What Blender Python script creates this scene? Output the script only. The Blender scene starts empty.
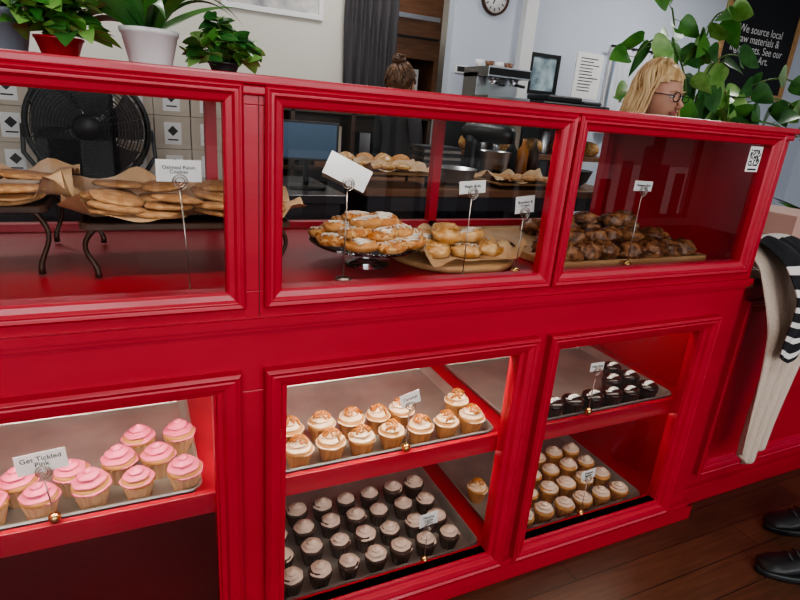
import bpy, math, random
from mathutils import Vector, Matrix, noise
random.seed(7)
R=random.random
def U(a,b): return a+(b-a)*R()
pi=math.pi
try: bpy.context.scene.view_settings.look='AgX - Medium High Contrast'
except Exception: pass
# ------------------------------------------------------------------ materials
def mat(name,col,rough=.5,metal=0,col2=None,nscale=20,bump=0,bscale=60,coat=0,emis=0,stretch=(1,1,1),lo=.35,hi=.65,trans=0,sheen=0):
    m=bpy.data.materials.new(name); m.use_nodes=True
    nt=m.node_tree; b=nt.nodes['Principled BSDF']
    b.inputs['Base Color'].default_value=(*col,1); b.inputs['Roughness'].default_value=rough
    b.inputs['Metallic'].default_value=metal; b.inputs['Coat Weight'].default_value=coat
    b.inputs['Coat Roughness'].default_value=.15
    b.inputs['Transmission Weight'].default_value=trans
    if emis:
        b.inputs['Emission Color'].default_value=(*col,1); b.inputs['Emission Strength'].default_value=emis
    if col2 or bump:
        tc=nt.nodes.new('ShaderNodeTexCoord'); mp=nt.nodes.new('ShaderNodeMapping')
        mp.inputs['Scale'].default_value=stretch
        nt.links.new(tc.outputs['Object'],mp.inputs['Vector'])
    if col2:
        n=nt.nodes.new('ShaderNodeTexNoise'); n.inputs['Scale'].default_value=nscale; n.inputs['Detail'].default_value=4
        nt.links.new(mp.outputs[0],n.inputs['Vector'])
        r=nt.nodes.new('ShaderNodeValToRGB'); r.color_ramp.elements[0].position=lo; r.color_ramp.elements[1].position=hi
        r.color_ramp.elements[0].color=(*col,1); r.color_ramp.elements[1].color=(*col2,1)
        nt.links.new(n.outputs['Fac'],r.inputs[0]); nt.links.new(r.outputs[0],b.inputs['Base Color'])
    if bump:
        n2=nt.nodes.new('ShaderNodeTexNoise'); n2.inputs['Scale'].default_value=bscale; n2.inputs['Detail'].default_value=3
        nt.links.new(mp.outputs[0],n2.inputs['Vector'])
        bp=nt.nodes.new('ShaderNodeBump'); bp.inputs['Strength'].default_value=bump; bp.inputs['Distance'].default_value=.01
        nt.links.new(n2.outputs['Fac'],bp.inputs['Height']); nt.links.new(bp.outputs[0],b.inputs['Normal'])
    return m
def glassmat(name,tint=(.97,.985,.985),ior=1.5,extra=.0):
    m=bpy.data.materials.new(name); m.use_nodes=True; nt=m.node_tree
    for n in list(nt.nodes): nt.nodes.remove(n)
    o=nt.nodes.new('ShaderNodeOutputMaterial'); t=nt.nodes.new('ShaderNodeBsdfTransparent'); g=nt.nodes.new('ShaderNodeBsdfGlossy')
    g.inputs['Roughness'].default_value=.012; t.inputs['Color'].default_value=(*tint,1)
    f=nt.nodes.new('ShaderNodeFresnel'); f.inputs['IOR'].default_value=ior
    mx=nt.nodes.new('ShaderNodeMixShader')
    ad=nt.nodes.new('ShaderNodeMath'); ad.operation='MULTIPLY_ADD'; ad.inputs[1].default_value=1.6; ad.inputs[2].default_value=extra
    nt.links.new(f.outputs[0],ad.inputs[0]); nt.links.new(ad.outputs[0],mx.inputs[0])
    nt.links.new(t.outputs[0],mx.inputs[1]); nt.links.new(g.outputs[0],mx.inputs[2]); nt.links.new(mx.outputs[0],o.inputs[0])
    return m
RED=mat('red_paint',(.40,.008,.025),.38,col2=(.44,.011,.030),nscale=3,bump=.05,bscale=10,coat=.2,stretch=(1,1,4))
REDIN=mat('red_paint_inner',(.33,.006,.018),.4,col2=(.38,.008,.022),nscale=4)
SEAM=mat('seam_shadow',(.10,.003,.006),.6)
GLASS=glassmat('glass_pane',extra=.02)
CLEAR=glassmat('clear_glass',(.93,.96,.97),1.5,.06)
STEEL=mat('aluminium_pan',(.40,.38,.35),.36,.65,col2=(.29,.27,.245),nscale=7,bump=.05,bscale=30)
STAIN=mat('stainless',(.55,.56,.58),.28,1)
BRASS=mat('brass',(.62,.42,.16),.25,1)
WIRE=mat('wire_metal',(.42,.38,.34),.3,1)
IRON=mat('bronze_iron',(.09,.06,.045),.4,.8)
BLACK=mat('black_plastic',(.010,.010,.011),.4)
DARK=mat('dark_grey',(.035,.035,.04),.5)
WHITE=mat('white_paint',(.72,.72,.72),.5)
PAPER=mat('paper_card',(.80,.79,.77),.6)
INK=mat('ink',(.01,.01,.012),.6)
KRAFT=mat('kraft_box',(.50,.43,.34),.7,col2=(.56,.49,.40),nscale=8)
PARCH=mat('parchment',(.50,.31,.16),.55,col2=(.60,.42,.25),nscale=12,bump=.15,bscale=25)
WOODM=mat('light_wood',(.42,.22,.09),.5,col2=(.52,.31,.15),nscale=6,stretch=(1,8,8))
WOODB=mat('brown_wood',(.15,.065,.03),.4,col2=(.22,.10,.05),nscale=5,stretch=(1,9,9))
WOODD=mat('dark_wood',(.05,.024,.014),.4,col2=(.08,.04,.022),nscale=5,stretch=(1,9,9))
COOK=mat('cookie',(.36,.17,.065),.75,col2=(.54,.31,.14),nscale=55,bump=.5,bscale=120)
COOKG=mat('cookie_golden',(.48,.20,.05),.6,col2=(.60,.30,.10),nscale=55,bump=.5,bscale=120)
SPR=mat('sprinkle_icing',(.66,.38,.15),.4,col2=(.46,.16,.03),nscale=75,lo=.45,hi=.52,bump=.9,bscale=80)
PAST=mat('pastry',(.50,.23,.06),.35,col2=(.74,.50,.24),nscale=40,bump=.4,bscale=50,lo=.42,hi=.62)
CHOC=mat('choc_bun',(.09,.03,.012),.25,col2=(.32,.14,.06),nscale=38,bump=.9,bscale=50,lo=.42,hi=.62)
CARAM=mat('caramel',(.42,.15,.03),.3)
ICE=mat('icing_glaze',(.78,.72,.62),.3)
LEAF=mat('leaf_green',(.045,.18,.028),.35,col2=(.10,.29,.045),nscale=14)
LEAF2=mat('leaf_dark',(.02,.09,.02),.35,col2=(.05,.17,.035),nscale=18)
LEAF3=mat('leaf_light',(.14,.33,.06),.4,col2=(.27,.46,.13),nscale=20)
STEM=mat('stem',(.10,.18,.04),.6)
SOIL=mat('soil',(.03,.018,.01),.95)
# ------------------------------------------------------------------ mesh builder
class MB:
    def __init__(s): s.v=[];s.f=[];s.m=[];s.s=[];s.mats=[]
    def mi(s,m):
        if m not in s.mats: s.mats.append(m)
        return s.mats.index(m)
    def add(s,vs,fs,m,sm=False,M=None):
        o=len(s.v)
        if M is not None: vs=[M@Vector(v) for v in vs]
        s.v+=[tuple(v) for v in vs]
        for i,f in enumerate(fs):
            s.f.append([k+o for k in f]); s.m.append(s.mi(m[i] if isinstance(m,list) else m)); s.s.append(sm)
    def box(s,x0,x1,y0,y1,z0,z1,m,M=None):
        v=[(x0,y0,z0),(x1,y0,z0),(x1,y1,z0),(x0,y1,z0),(x0,y0,z1),(x1,y0,z1),(x1,y1,z1),(x0,y1,z1)]
        s.add(v,[(3,2,1,0),(4,5,6,7),(0,1,5,4),(1,2,6,5),(2,3,7,6),(3,0,4,7)],m,False,M)
    def loft(s,loops,m,sm=False,M=None,caps=True,closed=True):
        n=len(loops[0]); vs=[p for l in loops for p in l]; fs=[]
        for i in range(len(loops)-1):
            for j in range(n if closed else n-1):
                k=(j+1)%n; fs.append((i*n+j,i*n+k,(i+1)*n+k,(i+1)*n+j))
        if caps:
            fs.append(tuple(range(n-1,-1,-1))); fs.append(tuple((len(loops)-1)*n+j for j in range(n)))
        s.add(vs,fs,m,sm,M)
    def tube(s,pts,r,m,n=8,sm=True,M=None,caps=True):
        pts=[Vector(p) for p in pts]; L=len(pts); loops=[]
        up=Vector((0,0,1)); a=None
        for i,p in enumerate(pts):
            t=(pts[min(i+1,L-1)]-pts[max(i-1,0)])
            if t.length<1e-9: t=Vector((0,0,1))
            t.normalize()
            if a is None:
                a=t.cross(up) if abs(t.z)<.9 else t.cross(Vector((1,0,0)))
            a=(a-t*a.dot(t)).normalized(); b=t.cross(a)
            rr=r[i] if isinstance(r,(list,tuple)) else r
            loops.append([p+(a*math.cos(2*pi*j/n)+b*math.sin(2*pi*j/n))*rr for j in range(n)])
        s.loft(loops,m,sm,M,caps)
    def lathe(s,prof,m,n=24,M=None,sm=True,rf=None,caps=True):
        loops=[]
        for i,(r,z) in enumerate(prof):
            loops.append([((r*(rf(i,2*pi*j/n) if rf else 1))*math.cos(2*pi*j/n),(r*(rf(i,2*pi*j/n) if rf else 1))*math.sin(2*pi*j/n),z) for j in range(n)])
        s.loft(loops,m,sm,M,caps)
    def ell(s,c,r,m,n=16,k=10,M=None,fn=None):
        vs=[];fs=[]
        for i in range(k+1):
            th=pi*i/k
            for j in range(n):
                ph=2*pi*j/n
                d=Vector((math.sin(th)*math.cos(ph),math.sin(th)*math.sin(ph),math.cos(th)))
                p=Vector((c[0]+r[0]*d.x,c[1]+r[1]*d.y,c[2]+r[2]*d.z))
                if fn: p=fn(d,p)
                vs.append(p)
        for i in range(k):
            for j in range(n):
                q=(j+1)%n; fs.append((i*n+j,(i+1)*n+j,(i+1)*n+q,i*n+q))
        s.add(vs,fs,m,True,M)
    def frame(s,x0,x1,z0,z1,prof,m,y=0):
        loops=[]
        for o,yy in prof:
            loops.append([(x0+o,y+yy,z0+o),(x1-o,y+yy,z0+o),(x1-o,y+yy,z1-o),(x0+o,y+yy,z1-o)])
        s.loft(loops,m,False,None,False)
    def obj(s,name,parent=None,bevel=0,loc=None,rotz=0):
        me=bpy.data.meshes.new(name); me.from_pydata(s.v,[],s.f); 
        for m in s.mats: me.materials.append(m)
        for i,p in enumerate(me.polygons): p.material_index=s.m[i]; p.use_smooth=s.s[i]
        me.update()
        o=bpy.data.objects.new(name,me); bpy.context.scene.collection.objects.link(o)
        if loc: o.location=loc
        o.rotation_euler[2]=rotz
        if parent: o.parent=parent
        if bevel:
            b=o.modifiers.new('b','BEVEL'); b.width=bevel; b.segments=2; b.limit_method='ANGLE'; b.angle_limit=.7
        return o
def empty(name,loc=(0,0,0)):
    e=bpy.data.objects.new(name,None); e.location=loc; e.empty_display_size=.05
    bpy.context.scene.collection.objects.link(e); return e
def text(name,body,size,m,M,parent,align='CENTER'):
    c=bpy.data.curves.new(name,'FONT'); c.body=body; c.size=size; c.align_x=align; c.align_y='CENTER'; c.extrude=.0003; c.space_line=.85
    c.materials.append(m); o=bpy.data.objects.new(name,c); bpy.context.scene.collection.objects.link(o)
    o.parent=parent; o.matrix_local=M; return o
def rrect(x0,x1,y0,y1,i,r,z,n=4):
    x0+=i;x1-=i;y0+=i;y1-=i; r=max(r-i,.004); out=[]
    for cx,cy,a0 in ((x1-r,y0+r,-pi/2),(x1-r,y1-r,0),(x0+r,y1-r,pi/2),(x0+r,y0+r,pi)):
        for k in range(n+1):
            a=a0+pi/2*k/n; out.append((cx+r*math.cos(a),cy+r*math.sin(a),z))
    return out
T=Matrix.Translation
def Rz(a): return Matrix.Rotation(a,4,'Z')
def Rx(a): return Matrix.Rotation(a,4,'X')
def Ry(a): return Matrix.Rotation(a,4,'Y')
def S(x,y=None,z=None):
    y=x if y is None else y; z=x if z is None else z
    return Matrix.Diagonal((x,y,z,1))
# ------------------------------------------------------------------ camera
cam=bpy.data.cameras.new('camera'); co=bpy.data.objects.new('camera',cam); bpy.context.scene.collection.objects.link(co)
r_=Vector((.9055,-.4169,.0787)).normalized(); f_=Vector((.4188,.8486,-.3235)); f_=(f_-r_*f_.dot(r_)).normalized(); u_=r_.cross(f_)
co.matrix_world=Matrix(((r_.x,u_.x,-f_.x,0),(r_.y,u_.y,-f_.y,-1),(r_.z,u_.z,-f_.z,1.267),(0,0,0,1)))
cam.lens=24.975; cam.sensor_width=36; cam.clip_start=.02; bpy.context.scene.camera=co
# ------------------------------------------------------------------ room
def floor_mat():
    m=bpy.data.materials.new('wood_floor'); m.use_nodes=True; nt=m.node_tree; b=nt.nodes['Principled BSDF']
    tc=nt.nodes.new('ShaderNodeTexCoord'); br=nt.nodes.new('ShaderNodeTexBrick'); br.offset=.37
    br.inputs['Scale'].default_value=1; br.inputs['Brick Width'].default_value=1.1; br.inputs['Row Height'].default_value=.1
    br.inputs['Mortar Size'].default_value=.0016; br.inputs['Color1'].default_value=(.062,.023,.012,1); br.inputs['Color2'].default_value=(.105,.040,.019,1)
    br.inputs['Mortar'].default_value=(.012,.005,.003,1)
    nt.links.new(tc.outputs['Object'],br.inputs['Vector'])
    mp=nt.nodes.new('ShaderNodeMapping'); mp.inputs['Scale'].default_value=(1.5,22,1); nt.links.new(tc.outputs['Object'],mp.inputs['Vector'])
    n=nt.nodes.new('ShaderNodeTexNoise'); n.inputs['Scale'].default_value=4; n.inputs['Detail'].default_value=6; nt.links.new(mp.outputs[0],n.inputs['Vector'])
    mx=nt.nodes.new('ShaderNodeMixRGB'); mx.blend_type='OVERLAY'; mx.inputs[0].default_value=.6
    nt.links.new(br.outputs[0],mx.inputs[1]); nt.links.new(n.outputs['Fac'],mx.inputs[2]); nt.links.new(mx.outputs[0],b.inputs['Base Color'])
    b.inputs['Roughness'].default_value=.35
    return m
WALL=mat('wall_paint_cool',(.54,.59,.67),.8,col2=(.56,.61,.69),nscale=2)
WALLW=mat('wall_paint_warm',(.62,.59,.53),.8)
g=MB(); g.box(-3,7.5,-4.5,5.2,-.1,0,floor_mat()); g.obj('floor')
g=MB(); g.box(-3,7.5,-4.5,5.2,2.9,3.0,WHITE); g.obj('ceiling')
g=MB(); g.box(-3,1.52,3.4,3.5,0,2.9,WALLW); g.box(2.45,7.5,3.4,3.5,0,2.9,WALL); g.box(1.52,2.45,3.4,3.5,2.3,2.9,WALL)
g.obj('wall_back')
g=MB(); g.box(.6,.7,3.5,5.2,0,2.9,WALLW); g.box(3.4,3.5,3.5,5.2,0,2.9,WALLW); g.box(.6,3.5,5.1,5.2,0,2.9,WALLW); g.obj('wall_kitchen')
g=MB(); g.box(-3.1,-3,-4.5,3.5,0,2.9,WALLW); g.obj('wall_left')
g=MB(); g.box(7.5,7.6,-4.5,3.5,0,2.9,WALL); g.obj('wall_right')
g=MB()
g.box(-3,7.5,-4.6,-4.5,0,.12,WALLW); g.box(-3,7.5,-4.6,-4.5,2.6,2.9,WALLW)
for x0,x1 in((-3,-2.4),(-.1,.1),(2.5,2.8),(5.1,5.3),(7.2,7.5)): g.box(x0,x1,-4.6,-4.5,.12,2.6,WALLW)
g.obj('wall_front')
for i,(x0,x1) in enumerate(((-2.4,-.1),(.1,2.5),(2.8,5.1),(5.3,7.2))):
    g=MB()
    g.frame(x0,x1,.12,2.6,[(0,.02),(0,-.03),(.05,-.03),(.05,.02)],DARK,-4.47)
    g.box((x0+x1)/2-.03,(x0+x1)/2+.03,-4.45,-4.30,.17,2.55,DARK); g.box(x0,x1,-4.45,-4.38,1.25,1.30,DARK)
    for k in range(5): g.box(x0+.1+(x1-x0-.2)*k/5,x0+.1+(x1-x0-.2)*(k+.55)/5,-4.44,-4.43,.17,U(.5,1.1),DARK)
    g.obj('window_%d'%(i+1))
g=MB(); g.box(3.10,3.22,3.33,3.4,0,2.9,WHITE); g.obj('trim_1')
g=MB(); g.box(2.45,7.5,3.38,3.4,0,.12,WHITE); g.obj('baseboard_back')
CONC=mat('concrete',(.45,.44,.42),.9,col2=(.52,.51,.49),nscale=3)
g=MB(); g.box(-14,22,-16,-4.62,-.25,-.12,CONC); g.obj('ground')
# ------------------------------------------------------------------ display case
case=empty('bakery_display_case')
XL,XR=-.56,1.656; DEP=.65
g=MB()
g.box(XL,XR,0,.03,1.255,1.287,RED)
g.box(XL,XR,0,.03,.863,.926,RED)
for a,b in((XL,-.515),(.15,.236),(.862,.922),(1.588,XR)): g.box(a,b,.0,.03,.926,1.255,RED)
g.box(XL,XR,.004,.035,.715,.863,RED)
g.box(XL,XR,.004,.035,.03,.10,RED)
for a,b in((XL,-.5),(.11,.25),(.835,.965),(1.505,XR)): g.box(a,b,.004,.035,.10,.715,RED)
g.obj('face_frame',case,.0015)
g=MB()
g.box(XL-.01,XR+.012,-.014,DEP+.01,1.287,1.303,RED)
g.box(XL-.006,XR+.008,-.008,.0,1.270,1.287,RED)
g.obj('top_cap',case,.004)
g=MB()
g.box(XL-.006,XR+.008,-.010,.004,.856,.872,RED); g.box(XL-.003,XR+.004,-.005,.004,.846,.856,RED)
g.box(XL-.012,XR+.018,-.022,.004,0,.052,RED); g.box(XL-.008,XR+.012,-.014,.004,.052,.064,RED)
g.box(XR,XR+.016,-.02,DEP,0,.052,RED)
g.box(.1975,.1990,-.0015,.001,.874,1.27,SEAM)
g.obj('rail_moulding',case,.0)
g=MB()
p1=[(0,0),(0,-.010),(.005,-.015),(.011,-.012),(.015,-.013),(.020,-.007),(.030,-.004),(.034,.0),(.034,.02)]
g.frame(XL+.005,.172,.893,1.288,[(o*.95,y) for o,y in p1],RED)
g.frame(.207,.885,.893,1.288,p1,RED)
g.frame(.892,1.62,.893,1.288,p1,RED)
p2=[(0,.004),(0,-.016),(.006,-.022),(.013,-.017),(.017,-.019),(.031,-.014),(.036,-.005),(.046,-.002),(.048,.004),(.048,.03)]
g.frame(XL+.01,.162,.052,.764,p2,RED)
g.frame(.207,.882,.052,.764,p2,RED)
g.frame(.917,1.556,.052,.764,p2,RED)
g.obj('door_mouldings',case,.001)
g=MB()
g.box(XL,XL+.018,.03,DEP,0,1.287,REDIN); g.box(XR-.018,XR,.03,DEP,0,1.287,REDIN)
g.box(XL+.018,XR-.018,.03,DEP,.885,.905,REDIN)
g.box(XL+.018,XR-.018,DEP-.015,DEP,.03,.885,REDIN)
g.box(XL+.018,XR-.018,.035,DEP-.015,.03,.055,REDIN)
g.box(XL+.018,XR-.018,.05,DEP-.015,.422,.442,REDIN)
g.box(XL+.018,XR-.018,.036,.05,.415,.466,RED)
g.box(XL+.018,XR-.018,.036,.05,.055,.085,RED)
for x in(.19,.887): g.box(x,x+.018,.036,.07,.055,.86,REDIN)
g.box(.165,.18,.06,DEP-.015,.055,.422,REDIN)
for x in(XL+.018,.18,.88,XR-.05): g.box(x,x+.03,DEP-.03,DEP,.905,1.287,RED)
g.box(XL+.018,XR-.018,DEP-.03,DEP,1.255,1.287,RED); g.box(XL+.018,XR-.018,DEP-.03,DEP,.905,.925,RED)
g.obj('carcass',case,.001)
g=MB()
def pane(x0,x1,z0,z1,y): g.add([(x0,y,z0),(x1,y,z0),(x1,y,z1),(x0,y,z1)],[(0,1,2,3)],GLASS)
for x0,x1 in((-.53,.145),(.238,.857),(.925,1.59)): pane(x0,x1,.923,1.26,.016)
for x0,x1 in((-.51,.118),(.25,.84),(.96,1.512)): pane(x0,x1,.095,.72,.02)
g.obj('glass_panes',case)
LED=mat('led_strip',(1,.88,.72),.5,emis=8)
g=MB()
g.box(XL+.05,XR-.05,.055,.063,.797,.804,LED)
g.box(.22,XR-.05,.055,.063,.402,.409,LED)
g.obj('led_strips',case)
def area(name,loc,sx,sy,power,col,rot,parent=None):
    l=bpy.data.lights.new(name,'AREA'); l.shape='RECTANGLE'; l.size=sx; l.size_y=sy; l.energy=power; l.color=col
    o=bpy.data.objects.new(name,l); o.location=loc; o.rotation_euler=rot; bpy.context.scene.collection.objects.link(o)
    if parent: o.parent=parent
    return o
for x,p in((-.2,3.8),(.54,4.3),(1.24,1.3)):
    area('led_lamp',(x,.07,.795),.6,.02,p,(1,.90,.76),(.45,0,0),case)
for x,p in((.54,.9),(1.24,.7)): area('led_lamp_low',(x,.07,.40),.6,.02,p,(1,.92,.8),(.45,0,0),case)
for x,p in((-.2,1.0),(.54,1.0),(1.24,.4)): area('added_fill_top',(x,.055,1.272),.6,.02,p,(1,.95,.87),(.4,0,0),case)  # fill lamps added to brighten the upper deck, where no LED is known
g=MB(); g.box(-.026,.026,-.0012,0,-.034,.034,PAPER)
for i in range(13):
    for j in range(13):
        on = ((i%12 in(0,3) or j%12 in(0,3)) if (i<4 and j<4) else R()<.5)
        if on: g.box(-.021+i*.0033,-.0177+i*.0033,-.0016,-.0012,-.018+j*.0033,-.0147+j*.0033,INK)
g.box(-.018,.018,-.0016,-.0012,-.030,-.025,INK)
o=g.obj('qr_sticker',case,0,(1.545,.0145,1.215))
# ------------------------------------------------------------------ sheet pans
def pan(name,x0,x1,y0,y1,z):
    g=MB(); lo=[]
    for i,zz in((.018,0),(.003,.021),(0,.023),(.002,.026),(.006,.026),(.009,.023),(.022,.003)):
        lo.append(rrect(x0,x1,y0,y1,i,.03,z+zz))
    g.loft(lo,STEEL,False); return g.obj(name)
pan('sheet_pan',-.535,.09,.056,.51,.4425); pan('sheet_pan',.195+.015,.85,.056,.51,.4425); pan('sheet_pan',.90+.008,1.545,.056,.51,.4425)
pan('sheet_pan',.215,.855,.056,.51,.0555); pan('sheet_pan',.915,1.52,.056,.51,.0555)
# ------------------------------------------------------------------ cupcakes
def cupcake(g,x,y,z,liner,cake,frost,top=None,style='swirl',sc=1,fr=1,tall=1):
    a=U(0,6.28); s_=sc*U(.95,1.05); M=T((x+U(-.003,.003),y+U(-.003,.003),z))@Rz(a)@S(s_)
    n=32
    g.lathe([(.0215,0),(.031,.040),(.0300,.040)],liner,n,M,False,lambda i,t:1+.035*(1 if int(round(t/(2*pi/n)))%2 else -1))
    g.lathe([(.030,.038),(.0325,.042),(.031,.049),(.020,.053),(.001,.054)],cake,16,M)
    if style=='swirl':
        prof=[];H=26; hh=U(.027,.034)*(.8 if fr<1 else 1)*tall; zb=.043 if fr==1 else .048
        for i in range(H+1):
            t=i/H; prof.append((.0285*fr*(1-t**1.35)**.85+.0012,zb+hh*t))
        g.lathe(prof,frost,26,M,True,lambda i,t:1+.19*math.cos(2*pi*(i/H)*3.2-t)+.04*math.sin(6*t+a))
        if top:
            for k in range(3):
                pts=[]
                for q in range(9):
                    xx=-.020+.04*q/8; yy=.006*math.sin(q*1.9+k)+(k-1)*.009
                    rr=math.hypot(xx,yy); t=max(0,1-min(1,rr/.031)**1.4)**.7
                    pts.append((xx,yy,.0455+(hh+.001)*t))
                g.tube(pts,.0027,top,5,True,M)
    else:
        g.lathe([(.0325,.042),(.032,.050),(.026,.056),(.012,.059),(.001,.0595)],frost,18,M)
        pts=[]
        for q in range(25):
            xx=-.026+.052*q/24; yy=.0075*math.sin(q*1.7)
            pts.append((xx,yy,.0603-.004*(abs(xx)/.024)**2.5*1.4))
        g.tube(pts,.0026,top,5,True,M@Rz(-a+.25))
PINKF=mat('pink_frosting',(.66,.13,.22),.5,bump=.2,bscale=90); LIN1=mat('liner_peach',(.52,.31,.17),.6); CAKE=mat('cake',(.42,.20,.06),.8)
CREAM=mat('cream_frosting',(.62,.42,.25),.45,col2=(.72,.57,.42),nscale=60); LIN2=mat('liner_tan',(.38,.16,.05),.6)
TANF=mat('tan_frosting',(.58,.45,.36),.5); LINB=mat('liner_dark',(.02,.008,.005),.5); CKB=mat('choc_cake',(.03,.011,.006),.7)
MOCF=mat('mocha_frosting',(.48,.37,.31),.5)
GAN=mat('ganache',(.015,.006,.005),.2); WHI=mat('white_icing',(.85,.83,.8),.5)
zt=.4455
g=MB()
for x,y in((.055,.10),(-.033,.10),(-.122,.10),(-.21,.10),(-.30,.10),(-.39,.10),(.056,.25),(-.034,.254),(.008,.172),(-.07,.173),(-.162,.165),(-.256,.158),(-.34,.165),(-.43,.165)):
    cupcake(g,x,y,zt,LIN1,CAKE,PINKF,sc=1.08,tall=1.1)
g.obj('pink_frosted_cupcakes')
g=MB()
for i in range(7): cupcake(g,.31+.08*i,.10,zt,LIN2,CAKE,CREAM,CARAM,sc=1.05)
for x in(.31,.39,.47,.55,.62,.79): cupcake(g,x,.187,zt,LIN2,CAKE,CREAM,CARAM,sc=1.05)
g.obj('caramel_cupcakes')
g=MB()
for j in range(4):
    for i in range(7): cupcake(g,.297+.079*i,.10+.08*j,.0585,LINB,CKB,MOCF,None,sc=1.0,fr=.88)
g.obj('chocolate_cupcakes')
g=MB()
for i in range(6): cupcake(g,1.06+.077*i,.088,zt,LINB,CKB,GAN,WHI,'flat')
for x,y in((1.367,.165),(1.445,.165),(1.445,.243)): cupcake(g,x,y,zt,LINB,CKB,GAN,WHI,'flat')
g.obj('squiggle_topped_cupcakes')
g=MB()
for j in range(4):
    for i in range(6): 
        if i>=j: cupcake(g,1.03+.08*i,.09+.08*j,.0585,LIN2,CAKE,TANF,None,fr=.9)
cupcake(g,.96,.25,.0585,LIN2,CAKE,CREAM,CARAM); g.obj('peanut_butter_cupcakes')
# ------------------------------------------------------------------ card holders
def holder(x,y,z,cz,w,h,txt=None,size=.01,tilt=0,ball=True,cx=None):
    g=MB(); cx=0 if cx is None else cx-x
    if ball: g.ell((0,0,.0115),(.0115,.0115,.0115),BRASS,18,12)
    else:
        g.lathe([(.001,0),(.017,0),(.018,.003),(.012,.006),(.003,.009)],WIRE,20)
    zc=cz-z
    g.tube([(0,0,.006),(cx*.3,0,zc*.4),(cx,0,zc-.012)],.0014,WIRE,6)
    pts=[]
    for k in range(40):
        t=k/39; a=-pi/2+t*2*pi*2.2; r=.015*(1-t*.72); pts.append((cx+r*math.cos(a),.001*math.sin(k)*.2-.0025,zc+r*math.sin(a)+.001))
    g.tube(pts,.0012,WIRE,6)
    o=g.obj('card_holder',None,0,(x,y,z))
    M=T((cx,.001,zc+h*.5))@Ry(tilt)
    c=MB(); c.box(-w/2,w/2,0,.0008,-h/2,h/2,PAPER)
    cc=c.obj('card',o); cc.matrix_local=M
    if txt: text('card_text',txt,size,INK,M@T((0,-.0006,.002))@Rx(pi/2),o)
    return o
holder(.082,.062,.906,1.116,.075,.038,'Oatmeal Raisin\nCookies',.009,0,False,.072)
holder(.68,.06,.906,1.103,.068,.028,'Maple Rolls',.009,-.08,False)
holder(1.20,.058,.906,1.116,.064,.026,'Cinnamon Buns',.008,.02,True,1.20)
holder(.826,.054,.906,1.060,.054,.040,'Brookies &\nCream',.009,-.1,True)
holder(.40,.10,.906,1.113,.10,.048,None,.01,.42,False,.40)
holder(-.182,.043,.466,.583,.082,.042,'Get Tickled\nPink',.014,-.08,True,-.19)
holder(.565,.043,.466,.596,.052,.034,'Caramel',.011,-.25)
holder(1.157,.043,.466,.608,.05,.026,'Ding Dong',.009,0)
holder(.656,.043,.085,.211,.055,.042,'Mocha\nLatte',.012,-.1)
holder(1.218,.043,.085,.225,.055,.034,'Peanut\nButter',.011,-.1)
# ------------------------------------------------------------------ platters in the top deck
def parchment(g,x0,x1,y0,y1,z,amp=.012,seed=0):
    n=26;vs=[];fs=[]
    for i in range(n+1):
        for j in range(n+1):
            u=i/n;v=j/n; e=max(abs(u-.5),abs(v-.5))*2
            zz=z+amp*max(0,e-.6)*2.5*(1+noise.noise(Vector((u*5+seed,v*5,seed)))*1.8)*(.35 if v<.2 and abs(u-.5)<.42 else 1)
            vs.append((x0+(x1-x0)*u+.012*noise.noise(Vector((v*4,seed,u))),y0+(y1-y0)*v+.012*noise.noise(Vector((u*4,seed+5,v))),max(z+.0005,zz)))
    for i in range(n):
        for j in range(n): k=i*(n+1)+j; fs.append((k,k+n+1,k+n+2,k+1))
    g.add(vs,fs,PARCH,True)
def cookie(g,x,y,z,r,m,tilt=0,ta=0,h=.012):
    M=T((x,y,z))@Rz(ta)@Rx(tilt)@Rz(-ta+U(0,6)); sd=U(0,50)
    f=lambda i,t:1+.08*noise.noise(Vector((math.cos(t)*2+sd,math.sin(t)*2,0)))
    g.lathe([(r*.9,0),(r,h*.4),(r*.93,h*.8),(r*.6,h),(r*.02,h*1.08)],m,18,M,True,f)
def roll(g,x,y,z,r,h,m,tilt=0,ta=0,drz=None,turns=2.6):
    M=T((x,y,z))@Rz(ta)@Rx(tilt)@Rz(-ta+U(0,6)); sd=U(0,50); vs=[];fs=[];n=28;K=16
    for j in range(n): t=2*pi*j/n; vs.append((r*.88*math.cos(t),r*.88*math.sin(t),0))
    for j in range(n): t=2*pi*j/n; q=1+.05*noise.noise(Vector((math.cos(t)*2,math.sin(t)*2,sd))); vs.append((r*q*math.cos(t),r*q*math.sin(t),h*.5))
    for i in range(K):
        u=1-i/K
        for j in range(n):
            t=2*pi*j/n; q=1+.05*noise.noise(Vector((math.cos(t)*2,math.sin(t)*2,sd)))
            zz=h*(.80+.25*(1-u*u))+r*.085*math.cos(2*pi*u*turns-t)-(.12*h if i==0 else 0)
            vs.append((r*u*.97*q*math.cos(t),r*u*.97*q*math.sin(t),zz))
    for i in range(K+1):
        for j in range(n): k=(j+1)%n; fs.append((i*n+j,i*n+k,(i+1)*n+k,(i+1)*n+j))
    fs.append(tuple((K+1)*n+j for j in range(n))); fs.append(tuple(range(n-1,-1,-1)))
    g.add(vs,fs,m,True,M)
    if drz:
        a=U(0,6); pts=[]
        for q in range(17):
            xx=-r*.8+1.6*r*q/16; yy=r*.5*math.sin(q*1.55); rr=math.hypot(xx,yy)
            if rr<r*.93: pts.append((xx,yy,h*(.84+.25*(1-(rr/r)**2))+r*.05))
        if len(pts)>3: g.tube(pts,r*.055,drz,5,True,M@Rz(a))
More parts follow.
